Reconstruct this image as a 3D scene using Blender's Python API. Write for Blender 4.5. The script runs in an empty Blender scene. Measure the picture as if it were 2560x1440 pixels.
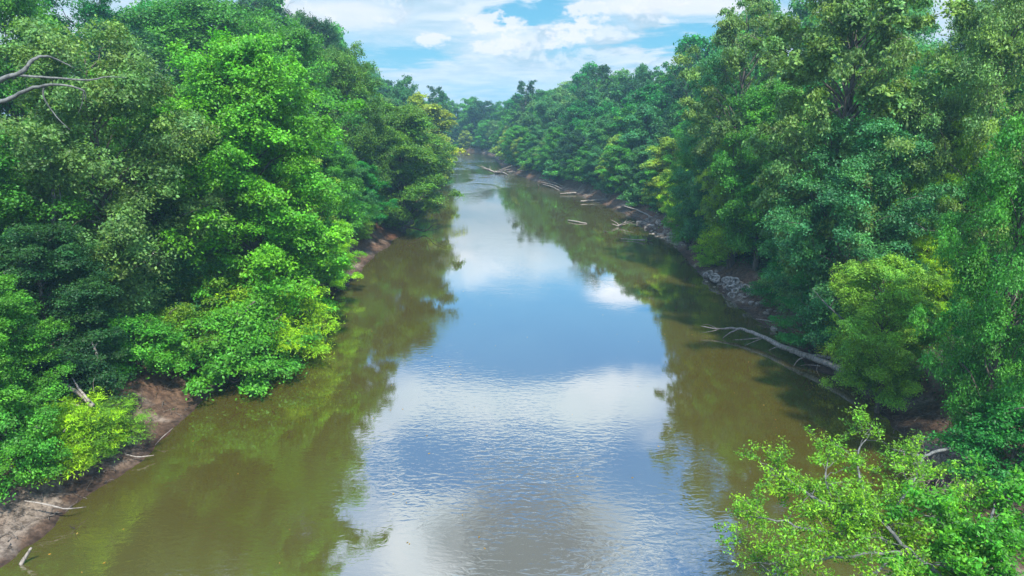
import bpy, math, random
import numpy as np
from mathutils import noise as mnoise, Vector

# ------------------------------------------------------------------ camera model
F, PITCH, CH = 1707.0, math.radians(14.8), 15.0          # focal length in 2560-px units, pitch down, height over water
CP, SP = math.cos(PITCH), math.sin(PITCH)
def ray(px, py):
    u, v = px - 1280.0, 720.0 - py
    return np.array([u, F*CP + v*SP, v*CP - F*SP])
def atz(px, py, z=0.0):
    r = ray(px, py); s = (z - CH) / r[2]
    return np.array([r[0]*s, r[1]*s, z])
def aty(px, py, Y):
    r = ray(px, py); s = Y / r[1]
    return np.array([r[0]*s, Y, CH + r[2]*s])
def topix(p):
    x, y, z = p[0], p[1], p[2]-CH
    d = y*CP - z*SP; up = y*SP + z*CP
    return 1280 + F*x/d, 720 - F*up/d

scene = bpy.context.scene
col = scene.collection
rng = np.random.default_rng(7)
random.seed(7)

# ------------------------------------------------------------------ object helpers
def link(o, parent=None):
    col.objects.link(o)
    if parent is not None: o.parent = parent
    return o
def tag(o, label=None, cat=None, group=None, kind=None):
    for k, v in (('label', label), ('category', cat), ('group', group), ('kind', kind)):
        if v: o[k] = v
    return o
def empty(name, loc, rz=0.0):
    o = bpy.data.objects.new(name, None); o.location = loc; o.rotation_euler[2] = rz
    o.empty_display_size = .3
    return link(o)
def mesh_np(name, V, Q, mat, smooth=False, attrs=None):
    me = bpy.data.meshes.new(name)
    V = np.ascontiguousarray(V, dtype=np.float32); Q = np.ascontiguousarray(Q, dtype=np.int32)
    k = Q.shape[1]
    me.vertices.add(len(V)); me.vertices.foreach_set('co', V.ravel())
    me.loops.add(Q.size); me.loops.foreach_set('vertex_index', Q.ravel())
    me.polygons.add(len(Q)); me.polygons.foreach_set('loop_start', np.arange(len(Q), dtype=np.int32)*k)
    me.polygons.foreach_set('use_smooth', np.full(len(Q), smooth))
    for an, arr in (attrs or {}).items():
        at = me.attributes.new(an, 'FLOAT', 'FACE'); at.data.foreach_set('value', arr.astype(np.float32))
    me.update(calc_edges=True)
    me.materials.append(mat)
    return me
def obj(name, me, parent=None):
    return link(bpy.data.objects.new(name, me), parent)

def unit(a): return a / np.maximum(np.linalg.norm(a, axis=-1, keepdims=True), 1e-9)

class Tubes:
    """collects tapered tubes into one quad mesh"""
    def __init__(s): s.V = []; s.Q = []; s.n = 0
    def add(s, pts, rad, seg=7, rough=0.0):
        P = np.array(pts, float); n = len(P)
        R = np.interp(np.linspace(0, 1, n), np.linspace(0, 1, len(rad)), rad)
        T = unit(np.gradient(P, axis=0))
        ref = np.array([0.31, 0.17, .93]) if abs(T[0][2]) < .9 else np.array([1., .1, 0])
        A = unit(np.cross(T, ref)); B = np.cross(T, A)
        an = np.linspace(0, 2*math.pi, seg, endpoint=False)
        rr = R[:, None] * (1 + rough*rng.uniform(-1, 1, (n, seg)))
        ring = P[:, None] + rr[..., None]*(A[:, None]*np.cos(an)[None, :, None] + B[:, None]*np.sin(an)[None, :, None])
        ring = ring.reshape(-1, 3)
        s.V.append(ring); o = s.n
        i = np.arange(n-1)[:, None]*seg; j = np.arange(seg)[None]; k = (j+1) % seg
        q = np.stack([i+j, i+k, i+k+seg, i+j+seg], -1).reshape(-1, 4) + o
        s.Q.append(q); s.n += n*seg
        for e, c in ((0, P[0]), (n-1, P[-1])):                # end caps as degenerate-free quads
            s.V.append(c[None]); ci = s.n; s.n += 1
            b = o + e*seg
            idx = [[b+m, b+(m+1) % seg, b+(m+2) % seg, ci] for m in range(0, seg-1, 2)]
            if e == 0: idx = [r[::-1] for r in idx]
            s.Q.append(np.array(idx))
    def mesh(s, name, mat): return mesh_np(name, np.concatenate(s.V), np.concatenate(s.Q), mat, True)

def smooth_path(pts, n=None, jit=0.0, r=None):
    """Catmull-Rom through pts with a bit of wobble"""
    r = r or rng
    P = np.array(pts, float)
    n = n or (len(P)-1)*5+1
    E = np.vstack([2*P[0]-P[1], P, 2*P[-1]-P[-2]])
    out = []
    for t in np.linspace(0, len(P)-1-1e-6, n):
        i = int(t); f = t-i; a, b, c, d = E[i], E[i+1], E[i+2], E[i+3]
        out.append(.5*((2*b)+(c-a)*f+(2*a-5*b+4*c-d)*f*f+(3*b-a-3*c+d)*f**3))
    out = np.array(out)
    if jit: out[1:-1] += r.normal(0, jit, out[1:-1].shape)
    return out

# ------------------------------------------------------------------ materials
def newmat(name):
    m = bpy.data.materials.new(name); m.use_nodes = True
    nt = m.node_tree; nt.nodes.clear()
    out = nt.nodes.new('ShaderNodeOutputMaterial')
    return m, nt, out
def N(nt, t, **kw):
    n = nt.nodes.new(t)
    for k, v in kw.items():
        if k.startswith('i_'):
            key = k[2:]; key = int(key) if key.isdigit() else key
            n.inputs[key].default_value = v
        else: setattr(n, k, v)
    return n
def L(nt, a, b): nt.links.new(a, b)
def math_(nt, op, a, b=None, c=None, clamp=False):
    n = nt.nodes.new('ShaderNodeMath'); n.operation = op; n.use_clamp = clamp
    for i, x in enumerate((a, b, c)):
        if x is None: continue
        if isinstance(x, (int, float)): n.inputs[i].default_value = x
        else: L(nt, x, n.inputs[i])
    return n.outputs[0]
def mixc(nt, fac, a, b, mode='MIX'):
    n = nt.nodes.new('ShaderNodeMix'); n.data_type = 'RGBA'; n.blend_type = mode
    for key, x in ((0, fac), (6, a), (7, b)):
        if isinstance(x, (int, float)): n.inputs[key].default_value = x
        elif isinstance(x, tuple): n.inputs[key].default_value = x if len(x) == 4 else (*x, 1)
        else: L(nt, x, n.inputs[key])
    return n.outputs[2]
def ramp(nt, val, stops):
    n = nt.nodes.new('ShaderNodeMapRange'); n.interpolation_type = 'SMOOTHSTEP'
    L(nt, val, n.inputs[0]); n.inputs[1].default_value = stops[0]; n.inputs[2].default_value = stops[1]
    n.inputs[3].default_value = stops[2] if len(stops) > 2 else 0; n.inputs[4].default_value = stops[3] if len(stops) > 2 else 1
    return n.outputs[0]

# leaves: colour = the crown's own object colour, varied leaf by leaf and bough by bough
leafm, nt, out = newmat('leaf')
oi = N(nt, 'ShaderNodeObjectInfo')
at = N(nt, 'ShaderNodeAttribute', attribute_name='tint')
aw = N(nt, 'ShaderNodeAttribute', attribute_name='warm')
c1 = mixc(nt, 1.0, oi.outputs['Color'], at.outputs['Fac'], 'MULTIPLY')
c2 = mixc(nt, 1.0, c1, (1.75, 1.12, .55), 'MULTIPLY')
c3 = mixc(nt, aw.outputs['Fac'], c1, c2)
pr = N(nt, 'ShaderNodeBsdfPrincipled', i_Roughness=.5)
pr.inputs['Specular IOR Level'].default_value = .35
L(nt, c3, pr.inputs['Base Color'])
tr = N(nt, 'ShaderNodeBsdfTranslucent')
ct = mixc(nt, 1.0, c3, (1.7, 1.6, .6), 'MULTIPLY')
L(nt, ct, tr.inputs['Color'])
ms = N(nt, 'ShaderNodeMixShader', i_0=.33)
L(nt, pr.outputs[0], ms.inputs[1]); L(nt, tr.outputs[0], ms.inputs[2]); L(nt, ms.outputs[0], out.inputs[0])

def bark_mat(name, ca, cb, scale=6.0, rough=.85, stretch=(1, 1, .25)):
    m, nt, out = newmat(name)
    tc = N(nt, 'ShaderNodeTexCoord'); mp = N(nt, 'ShaderNodeMapping'); mp.inputs['Scale'].default_value = stretch
    L(nt, tc.outputs['Object'], mp.inputs[0])
    no = N(nt, 'ShaderNodeTexNoise', i_Scale=scale, i_Detail=6.0, i_Roughness=.7); L(nt, mp.outputs[0], no.inputs['Vector'])
    f = ramp(nt, no.outputs['Fac'], (.35, .65))
    c = mixc(nt, f, ca, cb)
    p = N(nt, 'ShaderNodeBsdfPrincipled', i_Roughness=rough); p.inputs['Specular IOR Level'].default_value = .2
    L(nt, c, p.inputs['Base Color'])
    b = N(nt, 'ShaderNodeBump', i_Strength=.6, i_Distance=.05); L(nt, no.outputs['Fac'], b.inputs['Height']); L(nt, b.outputs[0], p.inputs['Normal'])
    L(nt, p.outputs[0], out.inputs[0])
    return m
barkm = bark_mat('bark', (.055, .045, .035), (.16, .14, .115))
palebark = bark_mat('pale_bark', (.08, .085, .08), (.19, .195, .18))
driftm = bark_mat('driftwood', (.15, .13, .11), (.37, .325, .275), 9)
darkwood = bark_mat('wet_wood', (.03, .024, .02), (.12, .095, .075), 9)
rootm = bark_mat('root', (.09, .072, .055), (.25, .20, .155), 9)
tyrem = bark_mat('muddy_rubber', (.12, .11, .095), (.42, .38, .33), 5, .8, (1, 1, 1))
stonem = bark_mat('stone', (.20, .17, .14), (.42, .37, .31), 4, .9, (1, 1, 1))

# ground: mud and clay below, leaf litter and moss above
groundm, nt, out = newmat('ground')
tc = N(nt, 'ShaderNodeTexCoord'); sx = N(nt, 'ShaderNodeSeparateXYZ'); L(nt, tc.outputs['Object'], sx.inputs[0])
n1 = N(nt, 'ShaderNodeTexNoise', i_Scale=.35, i_Detail=5.0); L(nt, tc.outputs['Object'], n1.inputs['Vector'])
n2 = N(nt, 'ShaderNodeTexNoise', i_Scale=3.2, i_Detail=8.0, i_Roughness=.75); L(nt, tc.outputs['Object'], n2.inputs['Vector'])
n3 = N(nt, 'ShaderNodeTexNoise', i_Scale=.12, i_Detail=3.0); L(nt, tc.outputs['Object'], n3.inputs['Vector'])
mud = mixc(nt, ramp(nt, n2.outputs['Fac'], (.35, .68)), (.05, .030, .019), (.17, .105, .066))
clay = mixc(nt, ramp(nt, n2.outputs['Fac'], (.38, .6)), (.10, .075, .055), (.27, .215, .165))
mud = mixc(nt, ramp(nt, n1.outputs['Fac'], (.50, .62)), mud, clay)
red = mixc(nt, ramp(nt, n2.outputs['Fac'], (.3, .7)), (.10, .042, .018), (.20, .088, .045))
mud = mixc(nt, ramp(nt, n3.outputs['Fac'], (.52, .64, 0, .75)), mud, red)
litter = mixc(nt, ramp(nt, n2.outputs['Fac'], (.4, .62)), (.02, .022, .012), (.075, .06, .035))
litter = mixc(nt, ramp(nt, n1.outputs['Fac'], (.42, .6, 0, .7)), litter, (.018, .05, .016))
hz = math_(nt, 'ADD', sx.outputs['Z'], math_(nt, 'MULTIPLY', math_(nt, 'SUBTRACT', n1.outputs['Fac'], .5), 1.6))
c = mixc(nt, ramp(nt, hz, (1.5, 2.2)), mud, litter)
wet = ramp(nt, sx.outputs['Z'], (.02, .22, .5, 1.0))
c = mixc(nt, 1.0, c, wet, 'MULTIPLY')                              # damp soil at the waterline
p = N(nt, 'ShaderNodeBsdfPrincipled', i_Roughness=.9); p.inputs['Specular IOR Level'].default_value = .25
L(nt, c, p.inputs['Base Color'])
b = N(nt, 'ShaderNodeBump', i_Strength=.9, i_Distance=.12); L(nt, n2.outputs['Fac'], b.inputs['Height']); L(nt, b.outputs[0], p.inputs['Normal'])
L(nt, p.outputs[0], out.inputs[0])

# river water: silty body under a mirror-like skin with wind ripples
waterm, nt, out = newmat('river_water')
tc = N(nt, 'ShaderNodeTexCoord'); sx = N(nt, 'ShaderNodeSeparateXYZ'); L(nt, tc.outputs['Object'], sx.inputs[0])
def wnoise(scale, sc, det=3.0, rough=.55, dist=0.0):
    mp = N(nt, 'ShaderNodeMapping'); mp.inputs['Scale'].default_value = sc; L(nt, tc.outputs['Object'], mp.inputs[0])
    n = N(nt, 'ShaderNodeTexNoise', i_Scale=scale, i_Detail=det, i_Roughness=rough, i_Distortion=dist); L(nt, mp.outputs[0], n.inputs['Vector'])
    return n.outputs['Fac']
silt = wnoise(.09, (1, .5, 1), 4)
body = mixc(nt, ramp(nt, silt, (.35, .65)), (.068, .055, .010), (.080, .072, .020))
# calm and ruffled patches
patch = ramp(nt, wnoise(.085, (1.0, .55, 1), 3, .6, .6), (.42, .6, .12, 1.0))
farr = ramp(nt, sx.outputs['Y'], (105, 150, 0, 1.0))
nearr = ramp(nt, sx.outputs['Y'], (38, 20, 0.25, 1.0))
amp = math_(nt, 'MULTIPLY', patch, math_(nt, 'ADD', nearr, math_(nt, 'MULTIPLY', farr, 3.0)))
r1 = wnoise(3.6, (.6, 1.25, 1), 2.5, .5, .6)
r2 = wnoise(.7, (.5, 1.3, 1), 2, .5, .3)
hgt = math_(nt, 'ADD', math_(nt, 'MULTIPLY', r1, .017), math_(nt, 'MULTIPLY', r2, .015))
hgt = math_(nt, 'MULTIPLY', hgt, amp)
b = N(nt, 'ShaderNodeBump', i_Strength=1.0, i_Distance=1.0); L(nt, hgt, b.inputs['Height'])
df = N(nt, 'ShaderNodeBsdfDiffuse'); L(nt, body, df.inputs['Color'])
gl = N(nt, 'ShaderNodeBsdfAnisotropic'); gl.inputs['Roughness'].default_value = .035; gl.inputs['Color'].default_value = (.95, .97, 1, 1)
L(nt, b.outputs[0], gl.inputs['Normal'])
fr = N(nt, 'ShaderNodeFresnel', i_IOR=1.4)
fac = math_(nt, 'ADD', math_(nt, 'MULTIPLY', fr.outputs[0], .85), .28, clamp=True)
ms = N(nt, 'ShaderNodeMixShader'); L(nt, fac, ms.inputs[0]); L(nt, df.outputs[0], ms.inputs[1]); L(nt, gl.outputs[0], ms.inputs[2])
L(nt, ms.outputs[0], out.inputs[0])

# ------------------------------------------------------------------ river outline (world metres, from the photo)
Lpx = [(0,1400),(90,1335),(200,1255),(285,1195),(340,1155),(420,1075),(500,1005),(600,935),(700,885),(770,800),(812,752),(870,715),(905,668),(990,592),(1030,560)]
Rpx = [(2420,1440),(2330,1290),(2300,1190),(2235,1090),(2195,1025),(2150,975),(2050,925),(1975,870),(1935,825),(1890,795),(1845,765),(1800,728),(1745,680),(1690,612),(1640,585),(1600,565),(1590,545),(1530,520),(1420,480),(1345,455),(1290,436),(1262,425),(1240,402)]
Lw = [atz(*p)[:2] for p in Lpx]; Rw = [atz(*p)[:2] for p in Rpx]
left_bank = [np.array([-19., -60.]), np.array([-18.2, 5.])] + Lw + [np.array([-14.2, 110.]), np.array([-15.5, 140.]), np.array([-16., 166.]), np.array([-21., 195.]), np.array([-45., 220.]), np.array([-150., 235.])]
right_bank = [np.array([17., -60.]), np.array([16.2, 5.])] + Rw + [np.array([-6., 222.]), np.array([-12., 243.]), np.array([-24., 250.]), np.array([-60., 262.]), np.array([-150., 275.])]
poly = np.array(left_bank + right_bank[::-1])
def sdist(P):
    """signed distance to the water's edge, positive on land"""
    P = np.atleast_2d(P); d = np.full(len(P), 1e9); ins = np.zeros(len(P), bool)
    n = len(poly)
    for i in range(n):
        a, b = poly[i], poly[(i+1) % n]
        ab = b-a; t = np.clip(((P-a)@ab)/(ab@ab), 0, 1)
        d = np.minimum(d, np.linalg.norm(P-(a+t[:, None]*ab), axis=1))
        c = ((a[1] > P[:, 1]) != (b[1] > P[:, 1]))
        with np.errstate(divide='ignore', invalid='ignore'):
            xi = (b[0]-a[0])*(P[:, 1]-a[1])/(b[1]-a[1]) + a[0]
        ins ^= c & (P[:, 0] < xi)
    return np.where(ins, -d, d)
def fbm(x, y, s, o=4):
    return mnoise.fractal(Vector((x*s, y*s, 1.7)), .9, 2.1, o)
def height_arr(P):
    d = sdist(P)
    w = np.array([fbm(x, y, .16) for x, y in P]); f = np.array([fbm(x, y, 1.3, 5) if abs(dd) < 12 else 0 for (x, y), dd in zip(P, d)])
    e = d + w*.55
    prof = np.interp(e, [-30, -6, -1.5, 0, 1.0, 1.7, 2.6, 3.6, 8, 30, 200], [-2.2, -1.6, -.55, 0.0, .33, .62, 1.55, 2.0, 2.5, 3.2, 5.0])
    hi = np.clip(e/3, 0, 1)
    return prof + hi*(w*.35) + np.clip(e+.3, 0, 1)*f*.17*np.clip(1.6-e*.1, .3, 1)
def height(x, y): return float(height_arr(np.array([[x, y]]))[0])

def axis(bps):
    out = []
    for a, b, s in bps: out += list(np.arange(a, b, s))
    return np.array(out)
xs = np.r_[axis([(-900,-300,100),(-300,-100,18),(-100,-40,5),(-40,-24,1.2),(-24,-11,.22),(-11,10,2.0),(10,25,.22),(25,40,1.2),(40,100,5),(100,300,18)]), [300, 500, 700, 900]]
ys = np.r_[axis([(-200,-20,20),(-20,10,3),(10,70,.26),(70,130,.5),(130,290,1.3),(290,400,12)]), [400, 600, 900]]
GX, GY = np.meshgrid(xs, ys); P2 = np.stack([GX.ravel(), GY.ravel()], 1)
Z = height_arr(P2)
nx, ny = len(xs), len(ys)
I, J = np.meshgrid(np.arange(nx-1), np.arange(ny-1)); b0 = (J*nx+I).ravel()
ground = obj('ground', mesh_np('ground', np.c_[P2, Z], np.stack([b0, b0+1, b0+1+nx, b0+nx], 1), groundm, True))
tag(ground, kind='structure')
wv = np.array([[-400, -150, 0], [400, -150, 0], [400, 500, 0], [-400, 500, 0]], float)
water = obj('river', mesh_np('river', wv, np.array([[0, 1, 2, 3]]), waterm)); tag(water, kind='structure')

# ------------------------------------------------------------------ foliage
def leaf_arrays(P, Nn, size, asp, r, droop=.25):
    n = len(P); rv = r.normal(size=(n, 3)); rv[:, 2] -= droop
    t = unit(rv - Nn*np.sum(rv*Nn, 1, keepdims=True)); b = np.cross(Nn, t)
    s = (size*r.uniform(.65, 1.3, n))[:, None]; w = s*asp*.5
    V = np.stack([P - t*s*.5, P + b*w - Nn*s*.10, P + t*s*.5 - Nn*s*.12, P - b*w - Nn*s*.10], 1).reshape(-1, 3)
    return V, np.arange(4*n).reshape(-1, 4)

PROF = {
 'oval':  [(0, .35), (.15, .8), (.35, 1.0), (.6, .92), (.8, .66), (.93, .38), (1, .12)],
 'broad': [(0, .45), (.2, .75), (.45, 1.0), (.7, .98), (.88, .72), (1, .35)],
 'cone':  [(0, .75), (.2, 1.0), (.4, .85), (.6, .62), (.8, .38), (1, .06)],
 'dome':  [(0, .62), (.12, .88), (.35, 1.0), (.62, .95), (.82, .74), (.94, .48), (1, .2)],
 'shrub': [(0, .8), (.25, 1.0), (.6, .85), (.85, .55), (1, .25)],
}
def make_crown(seed, H, R, z0, prof, nl, leaves, leaf, asp=.6, rc=.24, flat=.6, sprays=12, up=.7, inner=True, bare=.0, feather=False, tall_trunk=True, lobes=5):
    """returns (trunk mesh, crown mesh). Boughs leave the trunk, each carries leafy clumps made of sprays."""
    r = np.random.default_rng(seed)
    pt = np.array(PROF[prof]); T = Tubes()
    lean = r.normal(0, .03*H, 2)
    trunk = smooth_path([(0, 0, -.6), (lean[0]*.2, lean[1]*.2, H*.3), (lean[0]*.6, lean[1]*.6, H*.62), (lean[0], lean[1], H*.93)], 12, .04*R*.3, r)
    T.add(trunk, [H*.018+.05, H*.013+.02, H*.008, .03], 8)
    def tr_at(z):
        i = np.clip(np.interp(z, trunk[:, 2], np.arange(len(trunk))), 0, len(trunk)-1.001); a = int(i); f = i-a
        return trunk[a]*(1-f)+trunk[a+1]*f
    ph = r.uniform(0, 6.28, 4); C = []; RC = []; DIR = []
    for i in range(nl):
        t = (i+.5)/nl; t = t**.85; az = i*2.39996 + r.normal(0, .35)
        rad = np.interp(t, pt[:, 0], pt[:, 1])*R*r.uniform(.72, 1.14)
        rad *= 1 + .17*math.sin(lobes*az*.5+ph[0]) + .13*math.sin(3*az+ph[1]+t*5)
        z = z0 + t*(H-z0)*r.uniform(.95, 1.03)
        tip = np.array([math.cos(az)*rad, math.sin(az)*rad, z]) + np.r_[tr_at(z)[:2], 0]
        st = tr_at(max(z0*.6, z - rad*(.55 if prof != 'cone' else .15) - .04*H))
        mid = (st+tip)/2 + np.array([0, 0, .10*rad])
        path = smooth_path([st, mid, tip], 8, .03*rad, r)
        T.add(path, [.012*H*(1-t*.6)*.6+.02, .02, .008], 5)
        fr = (1.0, .72, .46) if inner else (1.0, .72)
        for f in fr:
            for q in range(2 if f > .6 else 1):
                c = path[int(f*7)] + r.normal(0, 1, 3)*np.array([.11, .11, .07])*R*(1 if q else .45)
                C.append(c); RC.append(rc*R*r.uniform(.7, 1.2)*(.8 if q else 1)); DIR.append([math.cos(az), math.sin(az), .35])
                if q and rad > .3*R and f == 1.0: T.add(smooth_path([path[5], (path[5]+c)/2+[0, 0, .02*R], c], 5, .01*R, r), [.02, .006], 4)
    for i in range(26 if prof == 'broad' else 8):                     # bare twigs poking out of the leaves
        k = C[r.integers(len(C))]; o = unit(np.array([k[0], k[1], .15*R])+r.normal(0, .3*R, 3)); e = k + o*R*r.uniform(.15, .38)
        T.add(smooth_path([k-o*R*.35, (k+e)/2+r.normal(0, .03*R, 3), e], 6, .02*R, r), [.035, .02, .006], 4)
    C = np.array(C); RC = np.array(RC); DIR = unit(np.array(DIR))
    keep = r.uniform(size=len(C)) > bare; C, RC, DIR = C[keep], RC[keep], DIR[keep]
    per = max(1, int(leaves/(len(C)*sprays)))
    d = r.normal(size=(len(C), sprays, 3)); d[..., 2] = np.abs(d[..., 2])*.9 - .25; d = unit(d + DIR[:, None]*.55)
    fl = np.array([1, 1, flat])
    S = C[:, None] + d*RC[:, None, None]*r.uniform(.55, 1.1, (len(C), sprays, 1))*fl
    sig = (RC*.27)[:, None, None, None]*np.array([1, 1, .5 if not feather else .16])
    P = S[:, :, None] + r.normal(size=(len(C), sprays, per, 3))*sig
    # sprays droop at their rims
    off = np.linalg.norm((P-S[:, :, None])[..., :2], axis=-1); P[..., 2] -= .35*off**2/np.maximum(RC*.27, .05)[:, None, None]*.6
    n = r.normal(size=P.shape)*.55; n += d[:, :, None]*.5; n[..., 2] += up
    P = P.reshape(-1, 3); n = unit(n.reshape(-1, 3))
    P[:, 2] = np.maximum(P[:, 2], .05)
    V, Q = leaf_arrays(P, n, leaf, asp, r)
    ct = r.uniform(.72, 1.28, len(C))[:, None, None]; st = r.uniform(.78, 1.25, (len(C), sprays))[:, :, None]
    tint = (ct*st*r.uniform(.6, 1.4, (len(C), sprays, per))).ravel()
    cw = r.uniform(0, .65, len(C))[:, None, None]
    warm = np.clip(cw + r.uniform(-.1, .35, (len(C), sprays, per)), 0, 1).ravel()
    tm = T.mesh('trunk', barkm)
    cm = mesh_np('crown', V, Q, leafm, False, {'tint': tint, 'warm': warm})
    return dict(trunk=tm, crown=cm, H=H, R=R)

K = {}
# fine-leaved kinds for the trees near the viewer
K['dome'] = make_crown(51, 17, 4.8, .8, 'dome', 120, 210000, .18, rc=.19, flat=.9, sprays=10)
K['oval_a'] = make_crown(11, 17, 4.6, 1.2, 'dome', 70, 125000, .19, rc=.22, flat=.8)
K['oval_b'] = make_crown(12, 17, 4.6, 1.5, 'dome', 62, 115000, .19, rc=.24, flat=.85)
K['oval_c'] = make_crown(19, 17, 4.8, 1.2, 'cone', 62, 105000, .20, rc=.22)
K['broad_a'] = make_crown(13, 21, 6.5, 3.0, 'broad', 62, 120000, .25, rc=.22, flat=.8)
K['broad_b'] = make_crown(14, 21, 6.5, 2.5, 'broad', 60, 120000, .23, rc=.21, bare=.06, flat=.8)
K['airy_a'] = make_crown(15, 24, 6.5, 4.0, 'broad', 60, 72000, .27, rc=.15, inner=False, bare=.12, sprays=9)
K['airy_b'] = make_crown(16, 24, 6.8, 5.0, 'broad', 56, 66000, .28, rc=.16, inner=False, bare=.18, sprays=9)
K['feather'] = make_crown(17, 11, 3.4, .6, 'dome', 40, 80000, .20, .28, rc=.30, feather=True, flat=.35, up=.9)
# coarser kinds for the distance
for i, s in enumerate((21, 22, 23, 24)): K['far_oval_%d' % i] = make_crown(s, 17, 4.6, 1.0, 'oval' if i != 2 else 'broad', 30, 42000, .33, .7, rc=.27, flat=.85, sprays=10)
for i, s in enumerate((31, 32, 33)): K['far_broad_%d' % i] = make_crown(s, 20, 6.0, 2.0, 'broad', 34, 42000, .38, .7, rc=.24, flat=.85, sprays=10)
K['far_airy'] = make_crown(35, 22, 5.2, 8.0, 'broad', 40, 12000, .40, .7, rc=.17, inner=False, bare=.15)
for i, s in enumerate((41, 42, 43)): K['shrub_%d' % i] = make_crown(s, 3.6, 2.4, .15, 'shrub', 30, 26000, .14, .55, rc=.26, sprays=14)
K['feather_shrub'] = make_crown(44, 3.2, 2.5, .2, 'shrub', 34, 30000, .16, .22, rc=.3, feather=True, flat=.5, up=.9)
for i, s in enumerate((46, 47)): K['far_shrub_%d' % i] = make_crown(s, 4.5, 2.8, .2, 'shrub', 20, 8000, .30, .65, rc=.3)

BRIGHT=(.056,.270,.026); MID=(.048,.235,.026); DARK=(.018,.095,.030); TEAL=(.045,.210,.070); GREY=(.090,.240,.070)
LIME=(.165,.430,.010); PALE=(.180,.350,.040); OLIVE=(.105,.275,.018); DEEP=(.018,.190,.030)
WORD={BRIGHT:'bright green',MID:'mid green',DARK:'dark green',TEAL:'blue green',GREY:'grey green',LIME:'lime green',PALE:'pale green',OLIVE:'olive green',DEEP:'deep green'}

trees = []       # x, y, radius of everything planted
def plant(kind, x, y, H, R, color, label, cat='tree', name='tree', group=None, z=None, tilt=(0, 0), rz=None, push=True):
    k = K[kind]
    if kind in K and push:
        over = 2.8 if ('broad' in kind or 'airy' in kind) else 1.5
        if cat == 'shrub': over = 1.2 if y < 90 else 2.4
        if x < 0 and y < 37: over = .5 if cat == 'shrub' else (over if 'broad' in kind else 0.)
        if x < 0 and 44 < y < 82: over = min(over, .2)
        if x > 0 and 44 < y < 64 and 'broad' not in kind and 'airy' not in kind: over = .3
        if push is not True: over = push
        sd = sdist(np.array([[x, y]]))[0]
        if sd < R-over and y < 200:
            R = max(R*.84, sd+over)
            m = R-over-sd
            if m > 0: x += m*(1 if x > 0 else -1)
    z = height(x, y) if z is None else z
    root = empty(name, (x, y, z - .05), rng.uniform(0, 6.28) if rz is None else rz)
    if tilt != (0, 0):
        root.rotation_mode = 'ZYX'; root.rotation_euler = (tilt[0], tilt[1], root.rotation_euler[2])
    root.scale = (R/k['R'], R/k['R'], H/k['H'])
    t = obj('trunk' if cat == 'tree' else 'stem', k['trunk'], root)
    c = obj('crown' if cat == 'tree' else 'foliage', k['crown'], root)
    v = rng.uniform(.88, 1.12); h = rng.uniform(-.06, .06)
    c.color = (color[0]*v*(1+h*2), color[1]*v, color[2]*v*(1-h*2), 1)
    tag(root, label, cat, group); trees.append((x, y, R, kind))
    return root
def by_px(px, Y, top, hw, kind, color, label, **kw):
    """a tree whose crown centre is seen at column px, standing Y metres off, its top at row top, half width hw"""
    p = aty(px, top, Y); z = height(p[0], Y); H = p[2]-z
    return plant(kind, p[0], Y, H, hw*Y/F, color, label, **kw)

# --- hero trees, left bank
G = 'trees on the left bank'
by_px(585, 43, 112, 205, 'dome', (.080, .350, .022), 'tall dense bright green tree with rounded top, largest on the left bank', group=G, push=False)
by_px(700, 64, 68, 120, 'oval_b', MID, 'tall mid green tree just behind the large bright green one, left bank', group=G)
by_px(470, 66, -5, 190, 'broad_a', MID, 'broad tree topping the frame behind the big bright green tree', group=G)
by_px(290, 60, 78, 120, 'broad_b', DARK, 'darker broad tree left of the tall one at the top left edge', group=G)
by_px(655, 92, -15, 95, 'airy_a', DARK, 'dark airy treetop against the sky at the top left of centre', group=G)
by_px(790, 96, 42, 60, 'oval_b', DARK, 'narrow dark treetop against the sky at the left skyline', group=G)
by_px(15, 46, -70, 165, 'broad_a', MID, 'tall tree filling the top left corner', group=G)
by_px(195, 36, 85, 215, 'broad_b', GREY, 'grey green tree with sparse pale foliage at upper left', group=G)
by_px(880, 76, 118, 100, 'oval_b', (.070, .225, .026), 'olive tipped tall tree stepping down the left skyline', group=G)
by_px(990, 84, 262, 112, 'oval_a', (.065, .225, .024), 'tree leaning over the river with yellow tinged top, left bank', group=G, tilt=(0, .06), push=False)
by_px(1045, 88, 335, 48, 'far_oval_0', OLIVE, 'small yellow green tree at the river edge of the left bank', group=G)
by_px(1050, 128, 250, 72, 'far_oval_1', PALE, 'pale yellowish willow like tree farther along the left bank', group=G, push=False)
by_px(1098, 140, 345, 38, 'far_oval_2', PALE, 'small pale willow like tree reaching over the water, left bank', group=G, push=False)
by_px(800, 56, 545, 72, 'oval_b', LIME, 'small lime green tree leaning out over a muddy spit on the left bank', group=G, tilt=(0, .12), push=1.4)
by_px(860, 66, 405, 85, 'oval_b', MID, 'rounded mid green tree behind the small lime green one', group=G)
by_px(930, 74, 440, 80, 'oval_a', DEEP, 'deep green low tree close to the water, left bank', group=G)
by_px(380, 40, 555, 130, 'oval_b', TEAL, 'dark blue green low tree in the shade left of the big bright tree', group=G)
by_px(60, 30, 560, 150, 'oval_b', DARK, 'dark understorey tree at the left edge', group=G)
by_px(110, 42, 470, 130, 'oval_c', DARK, 'shaded understorey tree with slim trunks beside it, left', group=G)
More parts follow.
